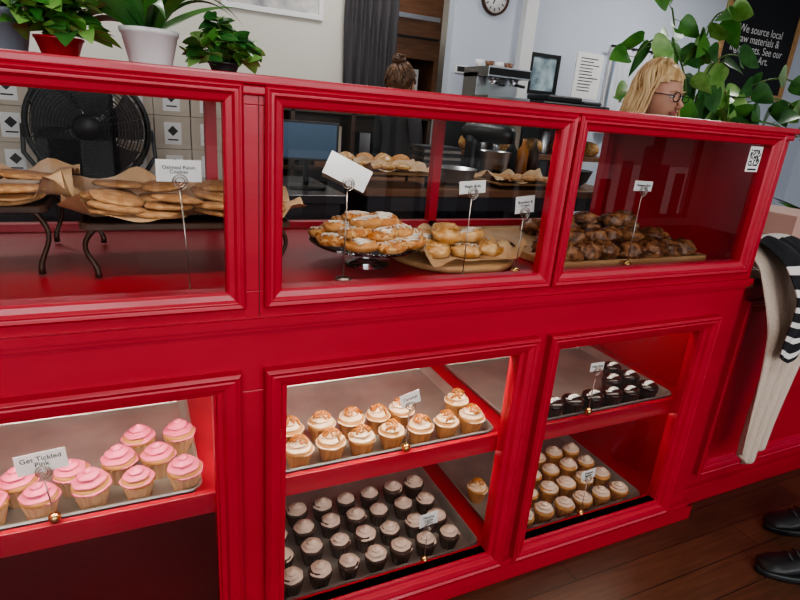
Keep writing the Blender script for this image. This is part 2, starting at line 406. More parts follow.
def iron_stand(x0,x1,y0,y1,zb,zt):
    g=MB()
    lo=[rrect(x0,x1,y0,y1,i,.02,zt+dz) for i,dz in((.004,-.012),(0,-.010),(0,0),(.006,.002),(.012,-.003))]
    g.loft(lo,WOODD)
    for x,sx in((x0+.03,-1),(x1-.03,1)):
        for y,sy in((y0+.03,-1),(y1-.03,1)):
            H=zt-.008-zb; pts=[]
            for k in range(12):
                t=k/11
                pts.append((x+sx*(.016*math.sin(pi*t*1.5)+.022*t),y+sy*.004*t,zt-.008-(H-.0045)*t))
            g.tube(pts,[.0065-.002*math.sin(pi*k/11) for k in range(12)],IRON,8)
    return g.obj('iron_serving_stand')
zf=.9055
iron_stand(-.10,.30,.16,.50,zf,1.02); iron_stand(-.535,-.15,.2,.52,zf,1.045)
g=MB(); parchment(g,-.13,.33,.15,.54,1.0235,.036,3)
for k in range(26):
    lay=k//10; x=-.05+ (k%4)*.10+U(-.012,.012)+.01*lay; y=.215+((k//4)%3)*.095+U(-.01,.01)
    cookie(g,min(x,.26),y,1.027+lay*.014,U(.050,.056),COOK,U(.05,.22),U(0,6),.011)
g.obj('oatmeal_cookies')
g=MB(); parchment(g,-.535,-.115,.17,.55,1.0485,.036,9)
for k in range(22):
    lay=k//9; x=-.49+(k%4)*.098+U(-.01,.01); y=.25+((k//4)%3)*.09+U(-.01,.01)
    cookie(g,min(x,-.19),y,1.052+lay*.014,U(.048,.054),COOK,U(.05,.22),U(0,6),.011)
g.obj('chocolate_chip_cookies')
g=MB()
g.lathe([(.055,0),(.056,.004),(.03,.010),(.014,.02),(.012,.035),(.03,.045),(.130,.050),(.142,.058),(.140,.060),(.125,.054),(.02,.051),(.001,.051)],CLEAR,40)
g.obj('glass_cake_stand',None,0,(.50,.215,zf))
g=MB(); 
for k in range(19):
    if k<9: a=2*pi*k/9; rr=.104; lay=0
    elif k<16: a=2*pi*(k-9)/7+.3; rr=.070; lay=1
    else: a=2*pi*(k-16)/3; rr=.035; lay=2
    roll(g,.50+rr*math.cos(a),.215+rr*math.sin(a),zf+.061+lay*.019,.040,.019,SPR if k%3 else COOKG,U(.05,.2),a,ICE)
g.obj('iced_cinnamon_rolls')
g=MB(); g.lathe([(.165,0),(.17,.004),(.17,.014),(.166,.017),(.001,.017)],WOODM,48); g.obj('round_wooden_board',None,0,(.75,.245,zf))
def bun(g,x,y,z,r,h,m,sd,amp=.14,ry=None):
    def fn(d,p):
        q=1+amp*noise.noise(d*2.2+Vector((sd,0,sd)))+amp*.5*noise.noise(d*6+Vector((0,sd,sd))); c=Vector((x,y,z+h*.5)); p=c+(p-c)*q
        p.z=max(p.z,z); return p
    g.ell((x,y,z+h*.5),(r,ry or r,h*.6),m,18,12,None,fn)
g=MB(); parchment(g,.60,.90,.10,.39,zf+.0185,.030,5)
for k,(x,y,l) in enumerate(((.68,.2,0),(.76,.18,0),(.84,.20,0),(.69,.28,0),(.77,.27,0),(.85,.28,0),(.73,.35,0),(.81,.35,0),(.73,.24,1),(.80,.23,1),(.77,.31,1))):
    roll(g,x,y,zf+.021+l*.028,.041,.026,PAST,U(.0,.12)+l*.1,U(0,6),ICE if k%2 else None,2.2)
g.obj('glazed_maple_rolls')
def wtray(x0,x1,y0,y1,z,name='wooden_tray'):
    g=MB(); lo=[rrect(x0,x1,y0,y1,i,.012,z+dz) for i,dz in((.002,0),(0,.002),(0,.020),(.010,.020),(.011,.006))]; g.loft(lo,WOODM); g.obj(name)
wtray(.955,1.55,.075,.52,zf)
g=MB(); parchment(g,.975,1.53,.09,.5,zf+.0065,.012,8)
for j in range(5):
    for i in range(7):
        if i==0 and j>1 or i==1 and j>2: continue
        bun(g,1.035+.076*i+U(-.008,.008),.12+.08*j+U(-.008,.008),zf+.009,.041,.046,CHOC,i*7+j*3,.35)
for j in range(3):
    for i in range(5): 
        if i>0 or j==0: bun(g,1.10+.080*i+U(-.015,.015),.18+.085*j+U(-.01,.01),zf+.042,.038,.040,CHOC,i*5+j*11+90,.35)
for i in range(4): bun(g,1.16+.085*i,.28+U(-.02,.02),zf+.072,.037,.038,CHOC,i*9+200,.35)
g.obj('chocolate_sticky_buns')
# ------------------------------------------------------------------ work tables behind
TT=mat('worktop_dark',(.05,.05,.055),.25)
def table(name,x0,x1,y0,y1,z,top,leg):
    e=empty(name); g=MB(); g.box(x0,x1,y0,y1,z-.04,z,top); g.obj('top',e,.004)
    g=MB()
    for x in(x0+.04,(x0+x1)/2,x1-.08):
        for y in(y0+.04,y1-.08): g.box(x,x+.045,y,y+.045,0,z-.04,leg)
    g.box(x0+.03,x1-.03,y0+.03,y1-.03,.25,.275,leg); g.box(x0+.03,x1-.03,y0+.03,y0+.05,z-.12,z-.04,leg)
    g.box(x0+.03,x1-.03,y1-.05,y1-.03,.25,z-.04,leg); g.obj('frame',e,.003)
    return e
table('work_table',-1.3,.90,1.45,2.1,.87,TT,DARK)
table('kitchen_worktable',1.0,2.70,1.5,2.2,.90,WOODB,DARK)
def cbox(name,x,y,z,w,d,h,m,rot=0,label=True):
    g=MB(); g.box(-w/2,w/2,-d/2,d/2,0,h,m); g.box(-w/2-.001,w/2+.001,-d/2-.001,d/2+.001,h-.012,h+.001,m)
    if label:
        g.box(-.036,.036,-d/2-.0025,-d/2-.001,h*.5-.052,h*.5+.045,PAPER)
        M=T((0,-d/2-.003,h*.5+.008))@Ry(pi/4); g.box(-.016,.016,-.0005,.0,-.016,.016,INK,M); g.box(-.022,.022,-d/2-.0032,-d/2-.0025,h*.5-.034,h*.5-.028,INK)
    return g.obj(name,None,.001,(x,y,z),rot)
for i in range(4):
    for j in range(3): cbox('bakery_box',.02+.155*i,1.93,.871+.145*j,.15,.22,.142,KRAFT,U(-.02,.02))
for i in range(3):
    for j in range(3): cbox('bakery_box',-.93+.165*i,1.93,.871+.145*j,.15,.22,.142,KRAFT,U(-.03,.03))
for j in range(3):
    for i in range(3): cbox('bakery_box',-.44+.151*i,1.93,.871+.145*j,.147,.22,.142,KRAFT if i==0 else DARK,0,i==0)
g=MB(); lo=[rrect(-.09,.09,-.07,.07,i,.03,z) for i,z in((.002,0),(0,.003),(0,.009),(.004,.012))]; g.loft(lo,BLACK); g.tube([(0,.02,.01),(0,.03,.12),(0,.015,.2)],.014,BLACK)
g.box(-.15,.15,-.005,.02,.13,.31,BLACK); g.box(-.14,.14,-.007,-.005,.14,.30,mat('screen_blue',(.07,.12,.18),.15,emis=.3)); g.obj('computer_monitor',None,.002,(.76,1.68,.871),-.15)
def fan(loc,r,rot):
    g=MB()
    for k in range(17):
        rr=r*(k+1.5)/18.5; yy=-.05*math.sqrt(max(0,1-(rr/r)**2))-.02
        g.tube([(rr*math.cos(a),yy,rr*math.sin(a)) for a in [2*pi*q/40 for q in range(41)]],.0019,BLACK,5,caps=False)
        if k%2==0: g.tube([(rr*math.cos(a),-yy+.02,rr*math.sin(a)) for a in [2*pi*q/40 for q in range(41)]],.0019,BLACK,5,caps=False)
    for q in range(28):
        a=2*pi*q/28; g.tube([(rr*math.cos(a),-.05*math.sqrt(max(0,1-(rr/r)**2))-.02,rr*math.sin(a)) for rr in [r*t/6 for t in range(1,7)]],.0016,BLACK,4)
    g.tube([(r*math.cos(a),0,r*math.sin(a)) for a in [2*pi*q/48 for q in range(49)]],.011,BLACK,10,caps=False)
    g.lathe([(.001,-.085),(.04,-.083),(.05,-.07),(.05,.05),(.07,.06),(.06,.12),(.02,.14),(.001,.14)],BLACK,24,Rx(-pi/2))
    for q in range(5):
        a0=2*pi*q/5; vs=[]
        for i in range(7):
            rr=.04+(r*.92-.04)*i/6
            for j in range(5):
                a=a0+(j/4-.5)*(1.05-.05*i/6)+.3*i/6; vs.append((rr*math.cos(a),.02-(j/4-.5)*.05,rr*math.sin(a)))
        g.add(vs,[(i*5+j,i*5+j+1,(i+1)*5+j+1,(i+1)*5+j) for i in range(6) for j in range(4)],DARK,True)
    for sx in(-1,1):
        g.tube([(sx*(r+.012),.02,0),(sx*(r+.02),.02,-r*.5),(sx*r*.75,.02,-r-.006),(sx*r*.75,-.1,-r-.006)],.009,BLACK,8)
        g.tube([(sx*r*.75,-.1,-r-.006),(sx*r*.75,.14,-r-.006)],.009,BLACK,8)
    g.tube([(-r*.75,.02,-r-.006),(r*.75,.02,-r-.006)],.009,BLACK,8)
    return g.obj('drum_fan',None,0,loc,rot)
fan((-.15,1.62,1.103),.217,-.05)
def ptray(x0,x1,y0,y1,zb,H,cnt,m):
    g=MB(); lo=[rrect(x0,x1,y0,y1,i,.02,zb+H+dz) for i,dz in((.01,0),(0,.012),(.004,.014),(.012,.004))]; g.loft(lo,WOODM)
    if H>.005:
        for x in(x0+.04,x1-.05):
            for y in(y0+.03,y1-.04): g.tube([(x,y,zb),(x,y,zb+H+.001)],.008,BLACK,8)
    parchment(g,x0+.01,x1-.01,y0-.01,y1+.01,zb+H+.014,.03,2+x0)
    nx=int((x1-x0-.08)/.085)
    for i in range(nx*cnt): bun(g,x0+.09+.085*(i%nx),y0+.08+.09*(i//nx),zb+H+.018,.040,.026,m,i+x0)
    g.obj('pastry_tray')
ptray(.98,1.40,1.52,1.82,.9005,.06,2,PAST)
ptray(1.78,2.25,1.53,1.80,.9005,.02,2,COOK)
g=MB()
for k in range(4): bun(g,1.09+.115*k,2.04,.9005,.055,.11,[PAST,COOKG][k%2],k*5,.08,.11)
g.obj('bread_loaves')
def bowl(name,x,y,z,r,h,m):
    g=MB(); g.lathe([(r*.45,0),(r*.8,h*.35),(r,h),(r*1.04,h*1.01),(r*.97,h*.98),(r*.76,h*.38),(r*.4,h*.06),(.001,h*.05)],m,32); return g.obj(name,None,0,(x,y,z))
bowl('mixing_bowl',1.59,1.68,.901,.12,.09,STAIN); bowl('mixing_bowl',2.45,1.72,.901,.12,.10,DARK)
def mixer(x,y,z,m,rot):
    e=empty('stand_mixer',(x,y,z)); e.rotation_euler[2]=rot
    g=MB(); lo=[rrect(-.10,.10,-.17,.12,i,.07,zz) for i,zz in((.01,0),(0,.008),(0,.03),(.012,.038))]; g.loft(lo,m,True)
    lo=[rrect(-.05,.05,.02,.12,i,.04,zz) for i,zz in((-.01,.03),(0,.08),(.004,.20),(-.004,.25))]; g.loft(lo,m,True); g.obj('body',e)
    g=MB(); g.tube([(0,.15,.27),(0,.12,.27),(0,.0,.275),(0,-.14,.27),(0,-.19,.265),(0,-.2,.265)],[.03,.055,.06,.056,.045,.02],m,18); g.lathe([(.02,.18),(.022,.22)],STAIN,14,T((0,-.09,0))); g.obj('head',e)
    g=MB(); g.lathe([(.05,.04),(.085,.07),(.10,.17),(.104,.172),(.096,.168),(.08,.075),(.001,.05)],STAIN,28,T((0,-.09,0))); g.obj('bowl',e)
mixer(1.98,2.03,.901,BLACK,.5)
g=MB()
for i in range(5): g.box(-.11+.002*i,.11,-.15,.15,.003*i,.003*i+.002,PAPER)
g.obj('paper_stack',None,0,(.45,1.6,.871),.35)
g=MB()
for k in range(9): g.box(1.53+.02*(k%2),1.80,1.98,2.14,.901+.02*k,.918+.02*k,[DARK,STEEL][k%2])
g.obj('baking_tin_stack')
g=MB()
for k in range(3): g.lathe([(.035,0),(.038,.004),(.038,.17),(.02,.20),(.012,.22),(.012,.25),(.001,.25)],[INK,CARAM,WOODD][k],18,T((2.24+.09*k,2.08,.901)))
g.obj('syrup_bottles')
e=empty('kitchen_shelf_unit')
g=MB()
for x in(.50,1.02,1.47,2.1): g.box(x,x+.03,3.02,3.28,0,1.22,WOODD)
for z in(.02,.42,.80,1.20): g.box(.50,2.13,3.02,3.28,z,z+.025,WOODD)
g.box(.50,2.13,3.27,3.285,0,1.22,WOODD); g.obj('cabinet',e,.002)
g=MB()
for i in range(14):
    x=.56+i*.115
    if abs(x-1.02)<.06 or abs(x-1.47)<.06: continue
    h=U(.12,.3); g.box(x-.04,x+.045,3.06,3.2,.826,.826+h,[DARK,WOODB,KRAFT,BLACK,STAIN][i%5])
for i in range(12): g.lathe([(.04,0),(.042,.1),(.03,.12),(.001,.12)],[KRAFT,DARK,WOODB][i%3],14,T((.6+i*.125,3.13,.446)))
g.obj('supplies',e)
e=empty('metal_shelving')
g=MB()
for x in(2.25,3.72):
    for y in(2.65,3.1): g.tube([(x,y,0),(x,y,1.36)],.016,BLACK,8)
for z in(.2,.6,1.0,1.345): g.box(2.23,3.74,2.63,3.12,z-.02,z+.015,WOODB)
g.box(2.24,3.73,3.09,3.11,.2,1.33,DARK)
g.obj('rack',e)
g=MB()
for i in range(9):
    x=2.35+i*.15; h=U(.12,.24)
    if i%2: g.lathe([(.05,0),(.052,.01),(.05,h),(.03,h+.02),(.001,h+.02)],[DARK,STAIN,WOODB,KRAFT][i%4],18,T((x,2.85,1.015)))
    else: bun(g,x,2.8,1.0155,.062,.11,PAST,i,.08,.12)
for i in range(5): g.box(2.32+i*.28,2.54+i*.28,2.7,3.0,.615,.615+U(.12,.25),[KRAFT,WOODB,DARK][i%3])
g.obj('storage_jars',e)
def espresso(x,y,z):
    e=empty('espresso_machine',(x,y,z))
    g=MB(); g.box(-.19,.19,-.18,.2,.02,.06,STAIN); g.box(-.19,.19,.0,.2,.06,.22,STAIN); g.box(-.19,.19,-.15,.2,.19,.26,STAIN)
    g.box(-.185,.185,-.152,-.15,.20,.25,BLACK)
    for sx in(-.18,.16): 
        for yy in(-.17,.15): g.box(sx,sx+.02,yy,yy+.02,0,.02,BLACK)
    g.obj('body',e,.01)
    g=MB()
    for sx in(-.09,.09):
        g.lathe([(.03,.14),(.034,.15),(.034,.19)],STAIN,18,T((sx,-.08,0))); g.tube([(sx,-.1,.15),(sx,-.22,.135)],.011,BLACK,8)
    for i in range(4): g.lathe([(.025,0),(.038,.05),(.036,.05),(.02,.005)],[WHITE,WOODB][i%2],16,T((-.13+i*.088,.08,.262)))
    g.obj('groups',e)
espresso(2.58,2.85,1.361)
g=MB(); g.box(-.36,.34,-.16,.16,0,.06,BLACK); g.box(-.30,.05,-.14,.14,.06,.11,BLACK); g.box(.1,.3,-.1,.14,.06,.09,DARK); g.obj('countertop_griddle',None,.012,(3.28,2.86,1.361))
e=empty('oven_cabinet')
g=MB(); g.box(2.0,2.85,4.35,4.95,0,1.30,WHITE); g.box(2.0,2.85,4.35,4.95,1.75,2.35,WOODB); g.box(2.0,2.05,4.35,4.95,1.3,1.75,WOODB); g.box(2.8,2.85,4.35,4.95,1.3,1.75,WOODB); g.box(2.05,2.8,4.9,4.95,1.3,1.75,WOODB); g.obj('body',e,.004)
g=MB(); g.box(2.12,2.66,4.4,4.8,1.301,1.66,WHITE); g.box(2.15,2.52,4.395,4.4,1.36,1.60,STAIN); g.tube([(2.56,4.38,1.36),(2.56,4.38,1.62)],.008,STAIN); 
g.box(2.03,2.82,4.335,4.35,1.93,1.95,BLACK); g.box(2.03,2.82,4.335,4.35,2.10,2.14,STAIN); g.obj('microwave',e)
def curtain(name,x0,x1,y,z0,z1,m,folds,amp):
    n=folds*10;vs=[];fs=[];K=8
    for i in range(n+1):
        for k in range(K+1):
            t=i/n; zz=k/K; a=amp*(1-.35*zz)
            vs.append((x0+(x1-x0)*t+.006*math.sin(i*.7+k),y+a*math.sin(t*folds*2*pi+.5*math.sin(k*.6)),z0+(z1-z0)*zz))
    for i in range(n):
        for k in range(K): q=i*(K+1)+k; fs.append((q,q+K+1,q+K+2,q+1))
    g=MB(); g.add(vs,fs,m,True); g.tube([(x0-.08,y,z1+.01),(x1+.08,y,z1+.01)],.012,BLACK); return g.obj(name)
curtain('door_curtain',1.50,1.93,3.345,1.23,2.4,mat('curtain_grey',(.065,.06,.065),.9),6,.03)
g=MB(); g.frame(.62,1.34,1.84,2.42,[(0,0),(0,-.02),(.03,-.02),(.035,-.008)],WHITE,3.4)
g.box(.655,1.305,3.392,3.396,1.875,2.385,mat('art_print',(.6,.58,.55),.6,col2=(.12,.13,.16),nscale=5)); g.obj('framed_picture')
g=MB(); M=T((2.81,3.398,2.20))@Rx(pi/2)
g.lathe([(.001,0),(.13,0),(.13,.03),(.115,.035),(.11,.02)],mat('clock_rim',(.06,.02,.01),.4),40,M); g.lathe([(.001,.021),(.11,.021),(.11,.02),(.001,.0195)],PAPER,40,M)
for k in range(12):
    a=pi*k/6; g.box(-.004,.004,.022,.023,.095,.12,INK,T((2.81,3.3535,2.20))@Ry(a)@T((0,0,-.02)))
g.box(-.004,.004,-.024,-.023,0,.07,INK,T((2.81,3.398,2.20))@Ry(.9)); g.box(-.005,.005,-.024,-.023,0,.05,INK,T((2.81,3.398,2.20))@Ry(3.6))
g.obj('wall_clock')
g=MB(); g.box(3.78,4.10,3.394,3.399,1.50,1.90,PAPER)
for k in range(11): g.box(3.83,3.83+U(.15,.24),3.3925,3.394,1.85-k*.028,1.858-k*.028,DARK)
g.obj('posted_notice')
g=MB(); g.frame(3.25,3.58,1.50,1.84,[(0,0),(0,-.025),(.03,-.025),(.03,-.005)],BLACK,3.4); g.box(3.28,3.55,3.39,3.395,1.53,1.81,mat('photo_print',(.5,.62,.66),.4,col2=(.15,.22,.26),nscale=9)); g.obj('framed_photo')
g=MB(); g.box(2.50,2.63,3.388,3.399,1.60,1.66,WHITE); g.box(2.52,2.61,3.386,3.388,1.61,1.65,INK); g.obj('door_sign')
g=MB(); g.frame(4.15,4.95,1.20,2.0,[(0,0),(0,-.04),(.05,-.04),(.05,-.01)],WHITE,3.4); g.box(4.2,4.9,3.385,3.392,1.25,1.95,mat('window_light',(.60,.72,.85),.2,emis=.25)); g.box(4.53,4.57,3.37,3.39,1.25,1.95,WHITE); g.obj('window_5')
curtain('sheer_curtain',4.17,4.93,3.31,1.22,1.97,mat('sheer',(.62,.64,.68),.8),9,.018)
e=empty('chalkboard_sign')
g=MB(); g.frame(5.60,6.85,1.70,2.85,[(0,0),(0,-.03),(.012,-.035),(.055,-.03),(.06,-.01)],WOODM,3.398); g.box(5.65,6.8,3.386,3.392,1.75,2.8,mat('slate',(.010,.011,.013),.7)); g.obj('board',e)
text('lettering','We source local\nraw materials &\ningredients. See our\nSweet Art.',.11,PAPER,T((6.22,3.384,2.22))@Rx(pi/2),e)
# ------------------------------------------------------------------ plants
def leaf(g,p,d,L,W,m,droop=.3,kind='heart',n=8,roll=None):
    d=Vector(d).normalized(); side=d.cross(Vector((0,0,1)))
    if side.length<.1: side=Vector((1,0,0))
    side.normalize(); up=side.cross(d); vs=[]; roll=U(-.9,.9) if roll is None else roll; side=(side*math.cos(roll)+up*math.sin(roll)).normalized(); up=side.cross(d)
    for i in range(n+1):
        t=i/n
        if kind=='heart': w=W*.5*(math.sin(pi*t**.62)**.75 if 0<t<1 else 0)
        else: w=W*.5*(1-t**2.5)*min(1,.5+t*3)
        c=Vector(p)+d*(L*t)-Vector((0,0,1))*droop*L*t*t
        vs+= [c-side*w+up*w*.22,c,c+side*w+up*w*.22]
    fs=[]
    for i in range(n): a=i*3; fs+=[(a,a+3,a+4,a+1),(a+1,a+4,a+5,a+2)]
    g.add(vs,fs,m,True)
def pot(g,x,y,z,r,h,m):
    g.lathe([(r*.68,0),(r*.72,.004),(r*.95,h*.85),(r,h*.87),(r*1.02,h),(r*.93,h),(r*.9,h*.88)],m,32,T((x,y,z))); g.lathe([(r*.9,h*.86),(r*.9,h*.88),(.001,h*.89)],SOIL,24,T((x,y,z)))
def bush(g,x,y,z,rad,hgt,n,L,W,mats,lo=.1):
    for k in range(n):
        a=U(0,6.28); el=U(lo,1.4); rr=rad*U(.3,1)
        tip=Vector((x+rr*math.cos(el)*math.cos(a),y+rr*math.cos(el)*math.sin(a),z+hgt*math.sin(el)*U(.5,1)))
        g.tube([(x,y,z-.005),((x+tip.x)/2,(y+tip.y)/2,(z+tip.z)/2+.02),tip],.0012,STEM,4)
        for q in range(4):
            b=U(0,6.28); leaf(g,tip,(math.cos(b),math.sin(b),U(-.2,.7)),L*U(.7,1.1),W*U(.7,1.1),random.choice(mats),U(0,.6))
ZT=1.3035
g=MB(); pot(g,-.195,.28,ZT,.05,.075,mat('pot_grey',(.16,.19,.22),.5)); bush(g,-.195,.28,ZT+.07,.05,.10,14,.05,.03,[LEAF,LEAF2]); g.obj('potted_herb')
g=MB(); pot(g,-.100,.19,ZT,.038,.034,mat('pot_red',(.30,.006,.012),.3)); bush(g,-.100,.19,ZT+.028,.082,.13,72,.046,.034,[LEAF,LEAF3,LEAF2],.12); g.obj('potted_leafy_plant')
g=MB(); pot(g,.043,.20,ZT,.050,.064,mat('pot_white',(.66,.66,.65),.35))
for k in range(24):
    a=U(0,6.28); el=U(.55,1.3); leaf(g,(.043+.01*math.cos(a),.20+.01*math.sin(a),ZT+.055),(math.cos(a)*math.cos(el),math.sin(a)*math.cos(el),math.sin(el)),U(.16,.32),.030,random.choice([LEAF,LEAF2,LEAF]),U(.2,.7),'strap',12)
leaf(g,(.05,.20,ZT+.06),(.55,0,.85),.30,.022,LEAF3,.75,'strap',14,0); leaf(g,(.05,.20,ZT+.06),(.65,-.1,.9),.26,.02,LEAF2,.7,'strap',14,.2)
g.obj('spider_plant')
g=MB(); pot(g,.172,.20,ZT,.030,.022,mat('pot_dark',(.03,.03,.03),.5)); bush(g,.172,.20,ZT+.016,.078,.085,70,.036,.030,[LEAF,LEAF2,LEAF3],.1); g.obj('potted_basil')
e=empty('potted_pothos')
g=MB(); pot(g,3.05,1.45,.95,.14,.26,mat('pot_terra',(.32,.12,.06),.7)); g.obj('pot',e)
g=MB()
for a in range(4): g.tube([(3.05+.13*math.cos(a*pi/2+.6),1.45+.13*math.sin(a*pi/2+.6),0),(3.05+.11*math.cos(a*pi/2+.6),1.45+.11*math.sin(a*pi/2+.6),.93)],.012,BLACK)
g.lathe([(.001,.93),(.16,.93),(.16,.95),(.001,.95)],BLACK,28,T((3.05,1.45,0))); g.obj('plant_stand',e)
g=MB(); base=Vector((3.05,1.45,1.18))
ends=[((2.9,1.4,1.7),(2.55,1.35,1.86),(2.40,1.35,1.62)),((2.95,1.4,1.75),(2.9,1.4,1.92),(2.95,1.3,1.90)),((3.2,1.4,1.5),(3.5,1.35,1.70),(3.75,1.3,1.60)),((2.8,1.4,1.45),(2.55,1.4,1.6),(2.40,1.4,1.40)),((3.1,1.45,1.5),(3.2,1.4,1.60),(3.3,1.4,1.50)),((3.3,1.4,1.5),(3.6,1.35,1.58),(3.8,1.3,1.46)),((2.9,1.5,1.6),(2.8,1.5,1.85),(2.70,1.45,1.90)),((3.2,1.4,1.4),(3.5,1.3,1.42),(3.7,1.2,1.3)),((2.95,1.4,1.6),(3.0,1.35,1.72),(3.10,1.3,1.70))]
for c in ends:
    P=[base]+[Vector(p) for p in c]; pts=[]
    for k in range(25):
        t=k/24; pts.append(P[0]*(1-t)**3+P[1]*3*t*(1-t)**2+P[2]*3*t*t*(1-t)+P[3]*t**3)
    g.tube(pts,.005,STEM,6)
    for k in range(8,25,2):
        d=Vector((U(-1,1),U(-.6,.2),U(-.7,.3))); q=pts[k]+d.normalized()*.04; g.tube([pts[k],q],.002,STEM,4); leaf(g,q,d,U(.12,.17),U(.10,.14),random.choice([LEAF,LEAF3,LEAF2]),.3,'heart',8,U(.5,1.5)*random.choice([1,1,-1]))
g.obj('vines',e)
# ------------------------------------------------------------------ low counter on the right
e=empty('checkout_counter')
g=MB(); g.box(1.676,3.3,.05,.54,0,.83,RED); g.box(1.676,3.3,.03,.05,0,.07,RED); g.frame(1.74,2.45,.12,.78,p2,RED,.046); g.frame(2.52,3.22,.12,.78,p2,RED,.046); g.obj('cabinet',e,.002)
g=MB(); g.box(1.676,3.32,.02,.56,.83,.86,WOODB); g.obj('top',e,.004)
PINKB=mat('pink_box',(.55,.33,.27),.6)
for k in range(2): cbox('pastry_box',2.2,.30,.861+k*.083,.26,.26,.08,PINKB,.1*k,False)
g=MB(); pot(g,2.62,.33,.861,.06,.09,BLACK)
for k in range(30):
    a=U(0,6.28); el=U(.4,1.3); leaf(g,(2.62,.33,.94),(math.cos(a)*math.cos(el),math.sin(a)*math.cos(el),math.sin(el)),U(.2,.34),.04,random.choice([LEAF2,LEAF]),U(.1,.6),'strap',10)
g.obj('potted_dracaena')
CLOTH=mat('cloth_cream',(.62,.50,.41),.95,bump=.5,bscale=200); CLB=mat('cloth_black',(.012,.012,.015),.95); CLW=mat('cloth_white',(.72,.68,.64),.95)
def drape(x0,wt,wb,sh,length,y0,folds,stripes,zt=.866,hump=.05,seed=0,n=44,K=80,amp=.030):
    vs=[];fs=[];ms=[]
    for i in range(n+1):
        s_=i/n
        for k in range(K+1):
            t=k/K
            if t<.22:
                q=t/.22; yy=.20-(.20-y0)*q; zz=zt+hump*math.sin(pi*min(1,q*.9))+.02*noise.noise(Vector((s_*5,q*2,1+seed)))**2; q2=0
            else:
                q2=(t-.22)/.78; yy=y0-.045*math.sin(min(1,q2*3)*pi/2); zz=zt+hump*math.sin(pi*.9)*(1-min(1,q2*4))-length*q2*(1-.22*abs(s_-.45))
            w=wt+(wb-wt)*q2**.8; x=x0+sh*q2+w*s_+.012*math.sin(q2*5+seed)
            yy-=(amp*abs(math.sin(s_*pi*folds+q2*1.6+seed)))*min(1,q2*4)
            if t<.22: zz+=.012*abs(math.sin(s_*pi*folds+seed))
            vs.append((x,yy,zz))
    for i in range(n):
        for k in range(K):
            q=i*(K+1)+k; fs.append((q,q+K+1,q+K+2,q+1))
            ms.append((CLB if (k%11)<7 else CLW) if stripes else CLOTH)
    g=MB(); g.add(vs,fs,ms,True); return g
e=empty('folded_cardigan')
o=drape(1.675,.25,.13,.085,.66,-.01,3.4,False,.880,.07).obj('body',e); so=o.modifiers.new('s','SOLIDIFY'); so.thickness=.004
o=drape(1.690,.17,.12,.02,.27,-.070,1.6,True,.905,.07,0,amp=.012).obj('striped_sleeve',e); so=o.modifiers.new('s','SOLIDIFY'); so.thickness=.004
def shoe(x,y,rot):
    g=MB(); lo=[];ls=[]
    for yy,w,h,zb in((-.14,.018,.022,.02),(-.13,.034,.04,.018),(-.09,.045,.055,.016),(-.03,.044,.07,.016),(.03,.038,.095,.016),(.08,.036,.115,.016),(.115,.033,.118,.016),(.135,.02,.10,.02)):
        lo.append([(w*math.cos(a)*(1 if math.sin(a)<.2 else .86),yy,zb+(h-.016)*.5*(1+math.sin(a))) for a in [2*pi*q/16 for q in range(16)]])
    g.loft(lo,BLACK,True)
    for zz,e_ in((0,.003),(.004,.005),(.018,.005),(.022,.0)):
        ls.append([((.045+e_)*math.cos(a)*(1-.2*(math.sin(a)>0)*math.sin(a)),(.143+e_)*math.sin(a),zz) for a in [2*pi*q/28 for q in range(28)]])
    g.loft(ls,BLACK,True)
    for k in range(4): g.tube([(-.02,-.06+k*.022,.066+k*.010),(0,-.062+k*.022,.076+k*.010),(.02,-.06+k*.022,.066+k*.010)],.0025,DARK,5)
    return g.obj('black_shoe',None,0,(x,y,0),rot)
shoe(1.80,-.33,-2.0); shoe(2.03,-.20,-1.9)
